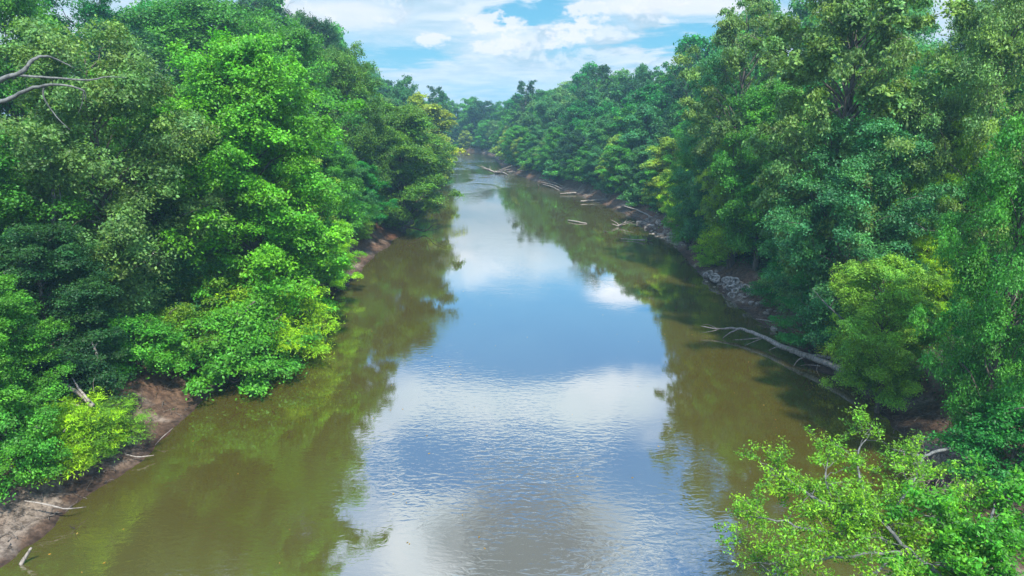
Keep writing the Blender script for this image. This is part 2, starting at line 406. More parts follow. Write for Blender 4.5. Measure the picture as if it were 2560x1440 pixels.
# --- hero trees, right bank
G = 'trees on the right bank'
by_px(2010, 42, -60, 250, 'airy_a', GREY, 'tall airy tree with dark forked trunk reaching above the frame, right bank', group=G)
by_px(1880, 60, 8, 120, 'airy_b', GREY, 'thin crowned tree with sky showing through, left end of the tall right trees', group=G)
by_px(2150, 40, -40, 150, 'airy_b', GREY, 'tall airy tree left of the gap of sky at the top right', group=G)
by_px(2530, 38, -60, 140, 'broad_b', GREY, 'tall grey green tree in the top right corner', group=G)
by_px(2120, 38, 330, 190, 'broad_b', TEAL, 'broad blue green tree with spreading boughs, middle of the right bank', group=G)
by_px(1820, 60, 350, 88, 'oval_b', LIME, 'lime green tree hanging over the water on the right bank', group=G)
by_px(1930, 56, 215, 120, 'broad_a', MID, 'mid green tree above the lime green one on the right bank', group=G)
by_px(1760, 68, 150, 105, 'oval_a', TEAL, 'blue green tree on the right bank where the tall trees step down', group=G)
by_px(1715, 72, 330, 60, 'oval_b', BRIGHT, 'slim bright green tree left of the lime green tree, right bank', group=G)
by_px(2320, 39, 425, 70, 'feather', (.12, .34, .02), 'feathery lime green cypress like tree, right side', group=G)
by_px(2445, 38, 290, 70, 'feather', LIME, 'tall feathery yellow green tree near the right edge', group=G)
by_px(2330, 37, 590, 70, 'feather', LIME, 'low feathery lime tree behind the deep green crowns above the fallen tree', group=G)
by_px(2600, 25, 330, 150, 'broad_b', MID, 'large leaved tree filling the right edge', group=G)
by_px(2540, 29, 640, 130, 'broad_a', DEEP, 'deep green tree leaning over the bank at the lower right', group=G)
by_px(2010, 40, 600, 110, 'feather', DEEP, 'low deep green feathery tree over the rubble shore', group=G)
by_px(2020, 45, 440, 100, 'oval_b', GREY, 'grey green tree above the tyre pile', group=G)
by_px(2250, 32, 650, 120, 'broad_a', (.13, .31, .03), 'pale yellow green bushy tree over the butt of the fallen tree', group=G)

# --- rows of forest trees behind, heights following the skyline of the photo
SKY = np.array([(-600,-60),(0,-50),(175,-10),(215,60),(300,75),(345,45),(385,-5),(640,-5),(700,5),(745,60),(800,45),(830,95),(850,135),(900,130),(955,180),(975,190),(1020,205),(1060,228),(1110,222),(1140,234),(1200,240),(1250,238),(1275,215),(1310,205),(1350,215),(1450,207),(1465,180),(1490,170),(1520,188),(1600,180),(1650,178),(1700,170),(1720,145),(1760,118),(1790,40),(1830,5),(2270,-40),(2300,110),(2390,110),(2420,0),(2560,-60),(3600,-80)], float)
def along(bank, s0, s1, step, off, jit):
    P = np.array(bank); seg = np.linalg.norm(np.diff(P, axis=0), axis=1); cum = np.r_[0, np.cumsum(seg)]
    s = s0
    while s < s1:
        x = np.interp(s, cum, P[:, 0]); y = np.interp(s, cum, P[:, 1])
        a = np.array([np.interp(s-2, cum, P[:, 0]), np.interp(s-2, cum, P[:, 1])]); b = np.array([np.interp(s+2, cum, P[:, 0]), np.interp(s+2, cum, P[:, 1])])
        t = unit(b-a); nrm = np.array([-t[1], t[0]]) if bank is left_bank else np.array([t[1], -t[0]])
        o = off + rng.uniform(-1, 1)*jit
        yield x+nrm[0]*o, y+nrm[1]*o, s
        s += step*rng.uniform(.8, 1.25)
cumL = 65
PAL = [MID, TEAL, DARK, MID, DEEP, BRIGHT, TEAL, MID, GREY]
ORD = ['first','second','third','fourth','fifth','sixth','seventh','eighth','ninth','tenth','eleventh','twelfth','thirteenth','fourteenth','fifteenth','sixteenth','seventeenth','eighteenth','nineteenth','twentieth']
def ordw(n):
    if n < 20: return ORD[n]
    tens = ['','','twenty','thirty','forty','fifty'][(n+1)//10]; u = (n+1) % 10
    return (tens+'-'+ORD[u-1]) if u else {2:'twentieth',3:'thirtieth',4:'fortieth',5:'fiftieth'}[(n+1)//10]
rows = [  # offset behind the waterline, spacing, height range, row name, jitter, fill to skyline
    (3.6, 5.4, (6, 9.5), 'waterside row', 1.0, 0),
    (8.5, 6.5, (11, 15), 'second row', 1.6, 0),
    (15, 7.5, (15, 19), 'third row', 2.0, 0),
    (23, 8.5, (20, 26), 'skyline row', 2.5, 1),
]
for side, bank, total in (('left', left_bank, 300), ('right', right_bank, 430)):
    for off, step, (h0, h1), rn, jit, fit in rows:
        k = 0
        for x, y, s in along(bank, 84, total, step, off, jit):
            if y > 205 and off < 4: x -= 0.0; y -= 1.6
            if y < 16 or y > 300 or x < -75: continue
            if sdist(np.array([[x, y]]))[0] < off*.35: continue
            near = y < 85
            H = rng.uniform(h0, h1); z = height(x, y)
            px, _ = topix((x, y, z+H))
            if px < -260 or px > 2820: continue
            sk = np.interp(px, SKY[:, 0], SKY[:, 1]) + rng.uniform(0, 22)*(1 if y > 60 else 1.6)
            hmax = aty(px, sk, y)[2] - z
            H = hmax if fit else min(H*(1 if y < 150 else 1.0), hmax*.93)
            H = min(H, 27)
            if H < 4.5: continue
            R = float(np.clip(H*rng.uniform(.24, .32), 2.0, 5.6))*(1.12 if y > 70 else 1)
            if x > 0 and 20 < y < 32 and x < 23.5: continue
            if any((x-a)**2+(y-b)**2 < ((R+c)*.55)**2 for a, b, c, _ in trees): continue
            if near: kind = random.choice(['oval_a','oval_b','oval_c','broad_a','broad_b'] if H > 9 else ['oval_a','oval_b','oval_c'])
            else: kind = random.choice(['far_oval_0','far_oval_1','far_oval_2','far_oval_3'] + (['far_broad_0','far_broad_1','far_broad_2'] if H > 11 else []))
            c = random.choice(PAL)
            if rn == 'waterside row' and random.random() < .45: c = random.choice([BRIGHT, LIME, OLIVE, PALE]) if y < 120 else random.choice([BRIGHT, PALE])
            shape = 'broad' if 'broad' in kind else ('pointed' if kind == 'oval_c' else 'rounded')
            end = 'near end' if y < 85 else 'start of the distant stretch'
            plant(kind, x, y, H, R, c, '%s %s tree, %s from here in the %s of the %s bank' % (WORD[c], shape, ordw(k), rn, side), group='forest trees of the %s bank' % side)
            k += 1
# a few crowns standing proud of the far skyline
for px, Y, top, hw, kind, c, lab in [
    (1490, 150, 168, 38, 'far_airy', DARK, 'dark see-through treetop standing highest above the right skyline'),
    (1600, 150, 168, 34, 'far_oval_3', TEAL, 'blue green spiky treetop just right of the dark see-through one'),
    (1665, 130, 162, 36, 'far_airy', TEAL, 'thin treetop between the spiky blue green one and the tall right trees'),
    (1730, 110, 118, 40, 'far_airy', DARK, 'dark thin treetop below the tallest right bank trees'),
    (1310, 190, 203, 34, 'far_airy', DARK, 'dark twin topped tree above the left end of the right skyline'),
    (1095, 175, 218, 28, 'far_airy', DARK, 'small dark round treetop on the far left skyline'),
    (1010, 150, 198, 40, 'far_broad_1', TEAL, 'blue green tree where the left skyline drops to the far bend')]:
    by_px(px, Y, top, hw, kind, c, lab, group='treetops on the skyline')

# --- shrubs along both banks
def shrub(px, py, H, R, kind, c, label, push=True):
    p = atz(px, py, 1.6); plant(kind, p[0], p[1], H, R, c, label, cat='shrub', name='shrub', group='shrubs on the banks', push=push)
shrub(150, 1120, 2.8, 2.4, 'feather_shrub', LIME, 'large feathery lime shrub on the near left bank')
shrub(310, 1080, 2.2, 2.2, 'feather_shrub', OLIVE, 'yellow green feathery shrub over the mud on the near left bank')
shrub(30, 1180, 3.2, 1.7, 'shrub_0', BRIGHT, 'bright green shrub at the left edge above the mud')
shrub(20, 930, 4.6, 2.6, 'shrub_1', PALE, 'pale green tall shrub at the left edge')
shrub(350, 930, 3.0, 2.3, 'shrub_2', BRIGHT, 'deep rounded green shrub beside the bare clay bank on the left')
shrub(610, 880, 4.6, 3.3, 'shrub_0', BRIGHT, 'bright green shrub hanging to the water under the big tree', push=False)
shrub(700, 820, 4.6, 3.4, 'feather_shrub', LIME, 'lime shrub with a few reddish leaves under the big tree', push=False)
shrub(560, 820, 4.0, 2.6, 'shrub_1', OLIVE, 'olive shrub left of the lime one under the big tree')
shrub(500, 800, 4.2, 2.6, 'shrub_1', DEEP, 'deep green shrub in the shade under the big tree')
shrub(250, 900, 2.6, 2.2, 'shrub_2', DEEP, 'dark shrub behind the dead branches on the left')
shrub(2520, 1190, 3.0, 2.0, 'shrub_0', DEEP, 'deep green shrub right of the exposed roots')
shrub(2180, 880, 3.4, 2.4, 'shrub_2', PALE, 'pale shrub over the butt of the fallen tree')
shrub(2090, 790, 2.6, 2.2, 'feather_shrub', DEEP, 'deep green feathery shrub between rubble and fallen tree')
shrub(1960, 735, 2.6, 2.2, 'shrub_1', DEEP, 'dark shrub above the rubble on the right bank')
shrub(1790, 640, 2.8, 2.3, 'shrub_2', LIME, 'lime shrub dipping to the water beside the tyre pile')
for side, bank, s1 in (('left', left_bank, 240), ('right', right_bank, 400)):
    k = 0
    for x, y, s in along(bank, 84, s1, 3.4, 3.0, .7):
        if sdist(np.array([[x, y]]))[0] < 1.6 or y > 275 or x < -45: continue
        if any((x-a)**2+(y-b)**2 < 1.7**2 for a, b, c, _ in trees): continue
        p = topix((x, y, 2.0))
        if x < 0 and 48 < y < 82 and random.random() < .75: continue
        if x > 0 and ((20 < y < 31) or (46 < y < 60 and x < 21.5)): continue
        if x > 0 and 31 <= y <= 46 and random.random() < .5: continue
        near = y < 75; far = y > 120
        c = random.choice([BRIGHT, DEEP, MID, DARK, LIME, OLIVE] if near else [BRIGHT, MID, TEAL, PALE, DEEP])
        kind = random.choice(['shrub_0','shrub_1','shrub_2','feather_shrub']) if near else random.choice(['far_shrub_0','far_shrub_1'])
        H = rng.uniform(1.6, 3.6)*(1.25 if far else 1); 
        plant(kind, x, y, H, H*rng.uniform(.62, .85), c, '%s %s shrub, %s from here along the %s bank' % ('low' if H < 2.4 else 'tall', WORD[c], ordw(k), side), cat='shrub', name='shrub', group='shrubs on the banks')
        k += 1

# --- undergrowth: ferns, seedlings and creepers nobody could count
n = 5200
U = []
for side, bank in (('l', left_bank), ('r', right_bank)):
    for x, y, s in along(bank, 74, 330, .13, 6.8, 4.6):
        U.append((x, y))
U = np.array(U); du = sdist(U); U = U[(du > 2.6)]
Uz = height_arr(U)
r = np.random.default_rng(5); per = 46
c = np.c_[U, Uz+.22]; big = np.clip(U[:, 1]/60, 1, 3)[:, None, None]
P = c[:, None] + r.normal(size=(len(c), per, 3))*np.array([.42, .42, .2])*big**.6
nn = r.normal(size=P.shape)*.5; nn[..., 2] += 1
V, Q = leaf_arrays(P.reshape(-1, 3), unit(nn.reshape(-1, 3)), .15*np.repeat(big[:, 0, 0], per), .6, r)
ug = obj('undergrowth', mesh_np('undergrowth', V, Q, leafm, False, {'tint': (r.uniform(.6, 1.3, (len(c), 1))*r.uniform(.7, 1.3, (len(c), per))).ravel(), 'warm': (r.uniform(0, .6, (len(c), 1))*np.ones((1, per))).ravel()}))
ug.color = (.028, .13, .02, 1)
tag(ug, 'low leafy undergrowth covering the forest floor on both banks', 'undergrowth', kind='stuff')

# ------------------------------------------------------------------ dead wood
def wood(name, label, cat, mat, stems, group=None, part='branch'):
    """first stem is the bole, the rest are branches; each stem = (points, radii)"""
    o = np.array(stems[0][0][0], float); root = empty(name, o)
    for i, (pts, rad) in enumerate(stems):
        T = Tubes(); P = smooth_path(np.array(pts, float)-o, max(6, (len(pts)-1)*5+1), np.mean(rad)*.16)
        T.add(P, rad, 9 if i == 0 else 6, .08)
        obj('log' if i == 0 else part, T.mesh('wood', mat), root)
    tag(root, label, cat, group); return root
A = atz
# the pale fallen tree on the right
r2 = random.Random(3)
main = [A(2160,948,.75), A(2060,905,.62), A(1970,872,.52), A(1900,840,.55), A(1850,822,.6), A(1800,822,.45), A(1752,815,.5)]
st = [(main, [.22, .20, .17, .135, .09, .055, .02]),
      ([A(2150,905,1.0), A(2060,892,.75), A(1975,880,.45)], [.13, .115, .07]),
      ([A(1850,822,.6), A(1825,832,.4), A(1806,846,.0)], [.05, .04, .02]),
      ([A(1900,845,.5), A(1865,848,.35), A(1832,850,.15)], [.045, .03, .012]),
      ([A(1905,846,.45), A(1880,856,.25), A(1858,866,.0)], [.03, .02, .01]),
      ([A(1960,868,.5), A(1940,868,.3), A(1922,876,.0)], [.05, .04, .02]),
      ([A(2020,892,.55), A(1998,898,.45), A(1984,915,.0)], [.05, .04, .02]),
      ([A(2050,915,.4), A(2020,912,.2), A(2000,914,.02)], [.03, .02, .008]),
      ([A(2046,905,.4), A(2042,925,.1), A(2048,940,.0)], [.02, .015, .008]),
      ([A(1800,822,.45), A(1780,828,.3), A(1755,832,.02)], [.03, .02, .008]),
      ([A(1790,820,.45), A(1772,812,.6), A(1757,812,.7)], [.02, .015, .006])]
wood('fallen_tree', 'long pale bare fallen tree lying from the right bank into the river', 'fallen tree', driftm, st)
# upturned root plate at its butt
rb = atz(2168, 945, .7); rs = []
for i in range(20):
    a = r2.uniform(0, 6.28); e = r2.uniform(-.6, 1.2); l = r2.uniform(.5, 1.1)
    rs.append(([rb, rb+np.array([.4*math.cos(a)*l, .3*math.sin(a)*l, .45*e*l]), rb+np.array([.8*math.cos(a)*l, .5*math.sin(a)*l, .9*e*l-.1])], [.09, .05, .015]))
wood('root_plate', 'dark upturned root plate behind the butt of the pale fallen tree', 'roots', darkwood, rs, part='root')
LOGS = [  # (pixel points with heights), radii, material, label
    ([(1452,503,.25),(1480,501,.3),(1516,499,.35)], [.16,.2,.24], driftm, 'straight pale log lying level at the foot of the right bank'),
    ([(1400,484,.2),(1420,483,.25),(1440,482,.3)], [.1,.16,.2], driftm, 'short pale log up river of the straight level one'),
    ([(1420,551,.10),(1440,554,.14),(1467,559,.04)], [.12,.16,.12], driftm, 'lone pale log floating in mid river'),
    ([(1552,597,.12),(1585,599,.12),(1612,601,.2)], [.05,.09,.15], driftm, 'pale log ending in a dark root ball in the water'),
    ([(1350,450,.9),(1385,457,.7),(1412,468,.3)], [.12,.16,.14], driftm, 'topmost of three parallel logs stranded up river on the right bank'),
    ([(1353,456,.7),(1385,463,.5),(1405,473,.2)], [.11,.14,.12], driftm, 'middle of three parallel logs stranded up river on the right bank'),
    ([(1357,461,.5),(1380,467,.35),(1398,476,.1)], [.10,.13,.11], driftm, 'lowest of three parallel logs stranded up river on the right bank'),
    ([(1344,459,.05),(1346,464,.3),(1343,456,1.2)], [.1,.1,.03], driftm, 'short stick standing out of the water near the parallel logs'),
    ([(1560,515,1.2),(1600,528,.9),(1640,548,.6)], [.10,.14,.12], driftm, 'log resting on the mud slope of the right bank'),
    ([(1570,530,.8),(1590,540,.5),(1620,556,.35)], [.07,.10,.08], darkwood, 'dark log at the waterline below the right bank mud slope'),
    ([(1890,797,.2),(1915,801,.25),(1940,806,.2)], [.03,.07,.04], driftm, 'small flat log at the waterline below the rubble'),
    ([(52,1412,.0),(64,1392,.25),(78,1370,.6)], [.10,.085,.05], driftm, 'short pale stump of wood poking from the water at the lower left'),
    ([(62,1252,1.0),(120,1262,.75),(165,1272,.5),(215,1267,.25)], [.03,.045,.04,.015], driftm, 'thin curved branch lying on the mud at the lower left'),
    ([(388,1112,.1),(405,1094,.35),(432,1070,.5)], [.02,.03,.012], driftm, 'thin pale stick leaning from the left bank shore'),
    ([(312,1135,.4),(345,1142,.3),(385,1138,.2)], [.03,.045,.02], driftm, 'bleached branch at the waterline under the feathery shrubs'),
    ([(2100,1240,.3),(2160,1262,.5),(2225,1300,1.0)], [.02,.03,.035], driftm, 'thin bare branch above the water in front of the roots'),
    ([(812,742,.25),(850,748,.1),(880,752,.02)], [.03,.03,.01], darkwood, 'dark twig at the tip of the left muddy spit'),
]
for pts, rad, m, lab in LOGS:
    rad = [a*.72 for a in rad]
    wood('log' if 'log' in lab else 'branch', lab, 'log' if 'log' in lab else 'branch', m, [([atz(*p) for p in pts], rad)], group='driftwood along the river')
def snag(px, py, n, size, mat, label, name='snag', up=.6, seed=1, z=.05):
    q = random.Random(seed); c = atz(px, py, z); s = []
    for i in range(n):
        a = q.uniform(0, 6.28); l = size*q.uniform(.5, 1.1); e = q.uniform(.1, 1)*up
        p1 = c+np.array([math.cos(a)*l*.45, math.sin(a)*l*.3, e*l*.5]); p2 = c+np.array([math.cos(a+.3)*l, math.sin(a+.3)*l*.7, e*l])
        s.append(([c, p1, p2], [size*.045, size*.03, size*.008]))
        if q.random() < .7:
            p3 = p1+np.array([math.cos(a-.8)*l*.5, math.sin(a-.8)*l*.3, e*l*.5]); s.append(([p1, (p1+p3)/2+[0,0,.03], p3], [size*.02, size*.012, size*.005]))
    return wood(name, label, 'snag', mat, s, group='driftwood along the river')
snag(1240, 433, 13, 4.2, driftm, 'spiky bleached driftwood tangle in the river at the far bend', seed=2)
wood('log', 'long bleached log beside the spiky tangle at the far bend', 'log', driftm, [([atz(1238,430,.5), atz(1255,431,.3), atz(1270,437,.05)], [.22,.2,.1])], group='driftwood along the river')
snag(1548, 566, 9, 1.9, driftm, 'bleached branch tangle in shallow water off the right bank', seed=4)
snag(1622, 600, 16, .85, darkwood, 'dark root ball at the end of a pale log in the water', seed=5, up=1.0)
snag(1520, 503, 14, 1.1, darkwood, 'dark root ball behind the straight level log', seed=6, up=1.2)
snag(1516, 580, 4, .7, darkwood, 'small dark snag sticking out of the river', seed=7, up=1.5)
snag(1690, 772, 4, .35, darkwood, 'tiny dark snag in the water below the tyre pile', seed=8, up=1.5)
snag(1150, 383, 9, 3.0, driftm, 'grey driftwood under the far bank trees', seed=9)
snag(187, 1322, 3, .3, darkwood, 'tiny dark snag in the water at the lower left', seed=10, up=1.5)
# bent branch hanging over the water on the left
wood('branch', 'dark bent branch reaching over the water from the left bank', 'branch', darkwood, [
    ([atz(1010,566,1.2), atz(1040,572,.7), atz(1062,578,.3), atz(1085,562,1.2), atz(1112,560,1.5)], [.12,.09,.07,.04,.015]),
    ([atz(1062,578,.4), atz(1068,562,1.2), atz(1076,548,2.2)], [.05,.03,.012]),
    ([atz(1050,574,.5), atz(1085,575,.6), atz(1105,566,1.2)], [.04,.03,.012])])
# bleached dead tree on the left bank
D = lambda px, py, Y: aty(px, py, Y)
wood('dead_tree', 'bleached dead branching tree above the near left bank shrubs', 'dead tree', driftm, [
    ([D(232,1015,26), D(200,985,26.5), D(165,965,27), D(120,945,27.5), D(125,935,28), D(152,920,28), D(152,905,28), D(128,880,28.5), D(126,872,28.5)], [.10,.09,.075,.06,.055,.05,.04,.03,.012]),
    ([D(225,1005,26), D(200,975,26.5), D(180,945,27)], [.06,.05,.02]),
    ([D(152,908,28), D(170,903,28), D(188,899,28)], [.04,.025,.01]),
    ([D(152,932,28), D(158,950,28), D(156,965,28)], [.025,.02,.01]),
    ([D(200,1015,26), D(160,1005,26.3), D(128,998,26.6)], [.035,.03,.01]),
    ([D(150,958,27), D(170,962,27), D(182,958,27)], [.02,.015,.008]),
    ([D(235,980,27), D(233,960,27), D(236,945,27)], [.015,.012,.006])])
wood('dead_branch', 'short bleached snag standing among the shrubs on the left', 'dead branch', driftm, [
    ([D(245,905,29), D(240,880,29), D(228,852,29)], [.06,.05,.03]), ([D(240,880,29), D(238,868,29), D(243,858,29)], [.03,.02,.01])])
wood('dead_branch', 'thin pale forked dead branch among dark shrubs on the right bank', 'dead branch', palebark, [
    ([D(2110,800,34), D(2070,765,34.5), D(2045,738,35), D(2030,720,35)], [.045,.035,.02,.008]),
    ([D(2075,768,34.5), D(2085,750,35), D(2078,735,35)], [.02,.012,.006]), ([D(2052,745,35), D(2040,742,35), D(2025,748,35)], [.015,.01,.005])])
for i, (x0, t, w, lab) in enumerate([(126, 392, .10, 'slim grey trunk standing left of two others in the dark wood'), (133, 430, .07, 'slim grey trunk between two others in the dark wood'), (146, 435, .08, 'slim grey trunk standing right of two others in the dark wood')]):
    a = D(x0+rng.uniform(-2, 8), 590, 33); b = D(x0, t, 33)
    wood('bare_trunk', lab, 'tree trunk', palebark, [([a-[0, 0, 2.5], a, (a+b)/2+[.05, 0, 0], b], [w*.7, w*.6, w*.5, w*.3])])
# big bare limbs reaching in from the left edge
lb = aty(-260, 300, 26)
limbs = wood('tree', 'tree beyond the left edge reaching bare grey limbs into the frame', 'tree', palebark, [
    ([np.array([-25.5, 24., 2.]), np.array([-25., 24.5, 8.]), np.array([-24.2, 25., 12.5]), D(-120,255,26)], [.42,.34,.28,.2]),
    ([D(-120,255,26), D(0,200,26), D(55,180,26), D(80,152,26.2), D(110,140,26.5), D(150,152,27), D(185,170,27)], [.12,.09,.075,.065,.05,.03,.012]),
    ([D(-120,255,26), D(0,255,25.5), D(60,228,25.5), D(128,212,25.5), D(205,224,25.8), D(215,255,26)], [.12,.08,.065,.05,.03,.012]),
    ([D(40,188,26), D(120,194,26), D(220,200,26.3), D(270,192,26.6), D(315,195,27)], [.05,.045,.035,.025,.01]),
    ([D(110,212,25.5), D(110,245,25.5), D(140,290,25.6), D(175,325,25.6)], [.035,.03,.02,.008]),
    ([D(210,225,26), D(205,260,26), D(195,285,26)], [.02,.015,.006])], part='limb')

# exposed roots on the lower right bank
q = random.Random(12); rs = []
for i in range(80):
    x = q.uniform(2265, 2430); y = q.uniform(1085, 1190); z = 1.9 - (y-1085)/260
    p = [atz(x, y, z)]
    for k in range(5):
        x += q.uniform(-26, 24); y += q.uniform(2, 26); z = max(.25, z-q.uniform(-.05, .28)); p.append(atz(x, y, z))
    w = q.uniform(.006, .022); rs.append((p, [w, w*.8, w*.3]))
rs.insert(0, ([atz(2445,1195,1.4), atz(2405,1215,1.2), atz(2375,1222,1.0), atz(2355,1232,.9)], [.10,.085,.06,.04]))
rs += [([atz(2405,1215,1.2), atz(2390,1238,1.0), atz(2378,1250,.9)], [.07,.06,.04]),
       ([atz(2375,1222,1.0), atz(2345,1228,.9), atz(2312,1250,.7)], [.06,.05,.02]),
       ([atz(2390,1245,.9), atz(2345,1252,.8), atz(2300,1256,.7)], [.07,.08,.04]),
       ([atz(2345,1135,1.8), atz(2352,1165,1.4), atz(2358,1190,1.0)], [.05,.04,.02]),
       ([atz(2320,1190,1.1), atz(2300,1205,.9), atz(2270,1230,.6)], [.05,.05,.02])]
wood('tree_roots', 'tangle of exposed brown roots washed out of the lower right bank', 'roots', rootm, rs, part='root')
wood('dead_branch', 'grey forked bare branch above the exposed roots', 'dead branch', palebark, [
    ([atz(2390,1120,2.6), atz(2340,1128,2.6), atz(2310,1140,2.5), atz(2270,1132,2.6), atz(2230,1122,2.7)], [.06,.055,.045,.03,.012]),
    ([atz(2312,1140,2.5), atz(2300,1155,2.4), atz(2298,1170,2.3)], [.03,.02,.01])])

# ------------------------------------------------------------------ tyres and rubble
def tyre_mesh():
    a = np.linspace(0, 2*math.pi, 22, endpoint=False)
    prof = [(.19,-.07),(.20,-.095),(.29,-.105),(.335,-.085),(.345,0),(.335,.085),(.29,.105),(.20,.095),(.19,.07),(.25,.06),(.27,0),(.25,-.06)]
    V = []; 
    for ai, th in enumerate(a):
        for j, (rr, z) in enumerate(prof):
            g = .985 if (ai % 2 and j in (3, 4, 5)) else 1
            V.append((math.cos(th)*rr*g, math.sin(th)*rr*g, z))
    m = len(prof); Q = []
    for i in range(22):
        for j in range(m):
            Q.append((i*m+j, ((i+1) % 22)*m+j, ((i+1) % 22)*m+(j+1) % m, i*m+(j+1) % m))
    return mesh_np('tyre', np.array(V), np.array(Q), tyrem, False)
tm = tyre_mesh(); q = random.Random(9)
TY = [(1829,738,.35,1.15,.2,'muddy tyre standing upright and facing the river, nearest of the pile')]
for i in range(30):
    t = i/29; px = 1762+t*90+q.uniform(-4, 34); py = 694+t*44+q.uniform(-14, -2)
    TY.append((px, py, .25+q.uniform(.1, .75)*(px-1755-t*88)/30, q.uniform(.1, 1.0), q.uniform(-1, 1), 'muddy grey old tyre heaped in the pile on the right shore'))
for px, py, z, tx, rz, lab in TY:
    p = atz(px, py, max(z, .15)); z = max(p[2], height(p[0], p[1])+.12)
    o = obj('tyre', tm); o.location = (p[0], p[1], z); o.rotation_euler = (tx, q.uniform(-.3, .3), rz)
    s = q.uniform(.85, 1.1); o.scale = (s, s, s)
    tag(o, lab, 'tyre', 'tyres piled on the right shore')
def rock_mesh(seed, flat=.6):
    import bmesh
    bm = bmesh.new(); bmesh.ops.create_icosphere(bm, subdivisions=3, radius=1)
    for v in bm.verts:
        n_ = mnoise.fractal(v.co*1.1+Vector((seed*3.1, 0, 0)), .8, 2, 4)
        c = v.co.copy(); c = Vector([max(-.72, min(.72, k)) for k in c]); v.co = c*(1+.3*n_); v.co.z *= flat
    me = bpy.data.meshes.new('rock'); bm.to_mesh(me); bm.free(); me.materials.append(stonem); return me
rk = [rock_mesh(i, f) for i, f in enumerate((.35, .6, .75))]
RK = [(1936,815,.50,0,'flat square stone slab at the waterline between rubble and fallen tree'),(1850,720,.42,1,'pale boulder above the tyre pile'),(1900,762,.4,0,'flat stone at the water below the dark shrub')]
for i in range(40):
    t = q.random(); px = 1720+t*190+q.uniform(-10, 30); py = 670+t*115+q.uniform(-12, 6)
    RK.append((px, py, q.uniform(.12, .3), q.choice([0, 1, 2]), 'small rough stone in the rubble by the tyre pile'))
for i in range(46):
    t = q.random(); px = 1588+t*95+q.uniform(-6, 34); py = 556+t*58+q.uniform(-12, 4)
    RK.append((px, py, q.uniform(.18, .5), q.choice([0, 1, 2]), 'rough stone on the rocky shore bulge of the right bank'))
for px, py, s, k, lab in RK:
    p = atz(px, py, .3); z = height(p[0], p[1])
    if z < -.25: continue
    o = obj('stone', rk[k]); o.location = (p[0], p[1], z+s*.1); o.rotation_euler = (q.uniform(-.3, .3), q.uniform(-.3, .3), q.uniform(0, 6)); o.scale = (s, s*q.uniform(.6, 1), s)
    tag(o, lab, 'stone', 'loose stones on the right shore')
muddy = bark_mat('muddy_wood', (.06, .05, .04), (.21, .175, .14), 9)
# sticks and flood debris on both shores: uncountable
T = Tubes()
for i in range(900):
    side = q.random() < .68
    if side:
        t = q.random(); j = t*(len(Rw)-2); a = int(j); p = Rw[a]*(1-(j-a))+Rw[a+1]*(j-a); o = q.uniform(.0, 2.6); p = p+np.array([o, q.uniform(-1, 1)])
    else:
        j = q.random()*(len(Lw)-2); a = int(j); p = Lw[a]*(1-(j-a))+Lw[a+1]*(j-a); o = q.uniform(.0, 2.4); p = p+np.array([-o, q.uniform(-1, 1)])
    z = height(p[0], p[1])+.04; sc = 1+p[1]/90
    a = q.uniform(0, 6.28); l = q.uniform(.25, .9)*sc; d = np.array([math.cos(a)*l, math.sin(a)*l, q.uniform(-.05, .25)*l]); c = np.array([p[0], p[1], max(z, .03)])
    T.add(smooth_path([c-d*.5, c+np.array([0, 0, .04]), c+d*.5], 6, .045*sc), [.009*sc*q.uniform(.6, 2.2), .006*sc], 4)
o = obj('flood_debris', T.mesh('flood_debris', muddy)); tag(o, 'sticks and flood debris strewn on the muddy shores', 'debris', kind='stuff')

r = np.random.default_rng(77); fp = []
while len(fp) < 160:
    y = 18 + 90*r.uniform()**1.3; x = r.uniform(-17, 17)
    if sdist(np.array([[x, y]]))[0] < -.4: fp.append((x, y, .012))
fp = np.array(fp); nn = np.tile([0, 0, 1.], (len(fp), 1)) + r.normal(0, .08, (len(fp), 3))
V, Q = leaf_arrays(fp, unit(nn), .10, .55, r, 0)
fo = obj('floating_leaves', mesh_np('floating_leaves', V+[0, 0, .01], Q, leafm, False, {'tint': r.uniform(.6, 1.4, len(fp)), 'warm': r.uniform(.3, 1, len(fp))}))
fo.color = (.22, .20, .06, 1); tag(fo, 'scattered dead leaves floating on the river', 'floating leaves', kind='stuff')

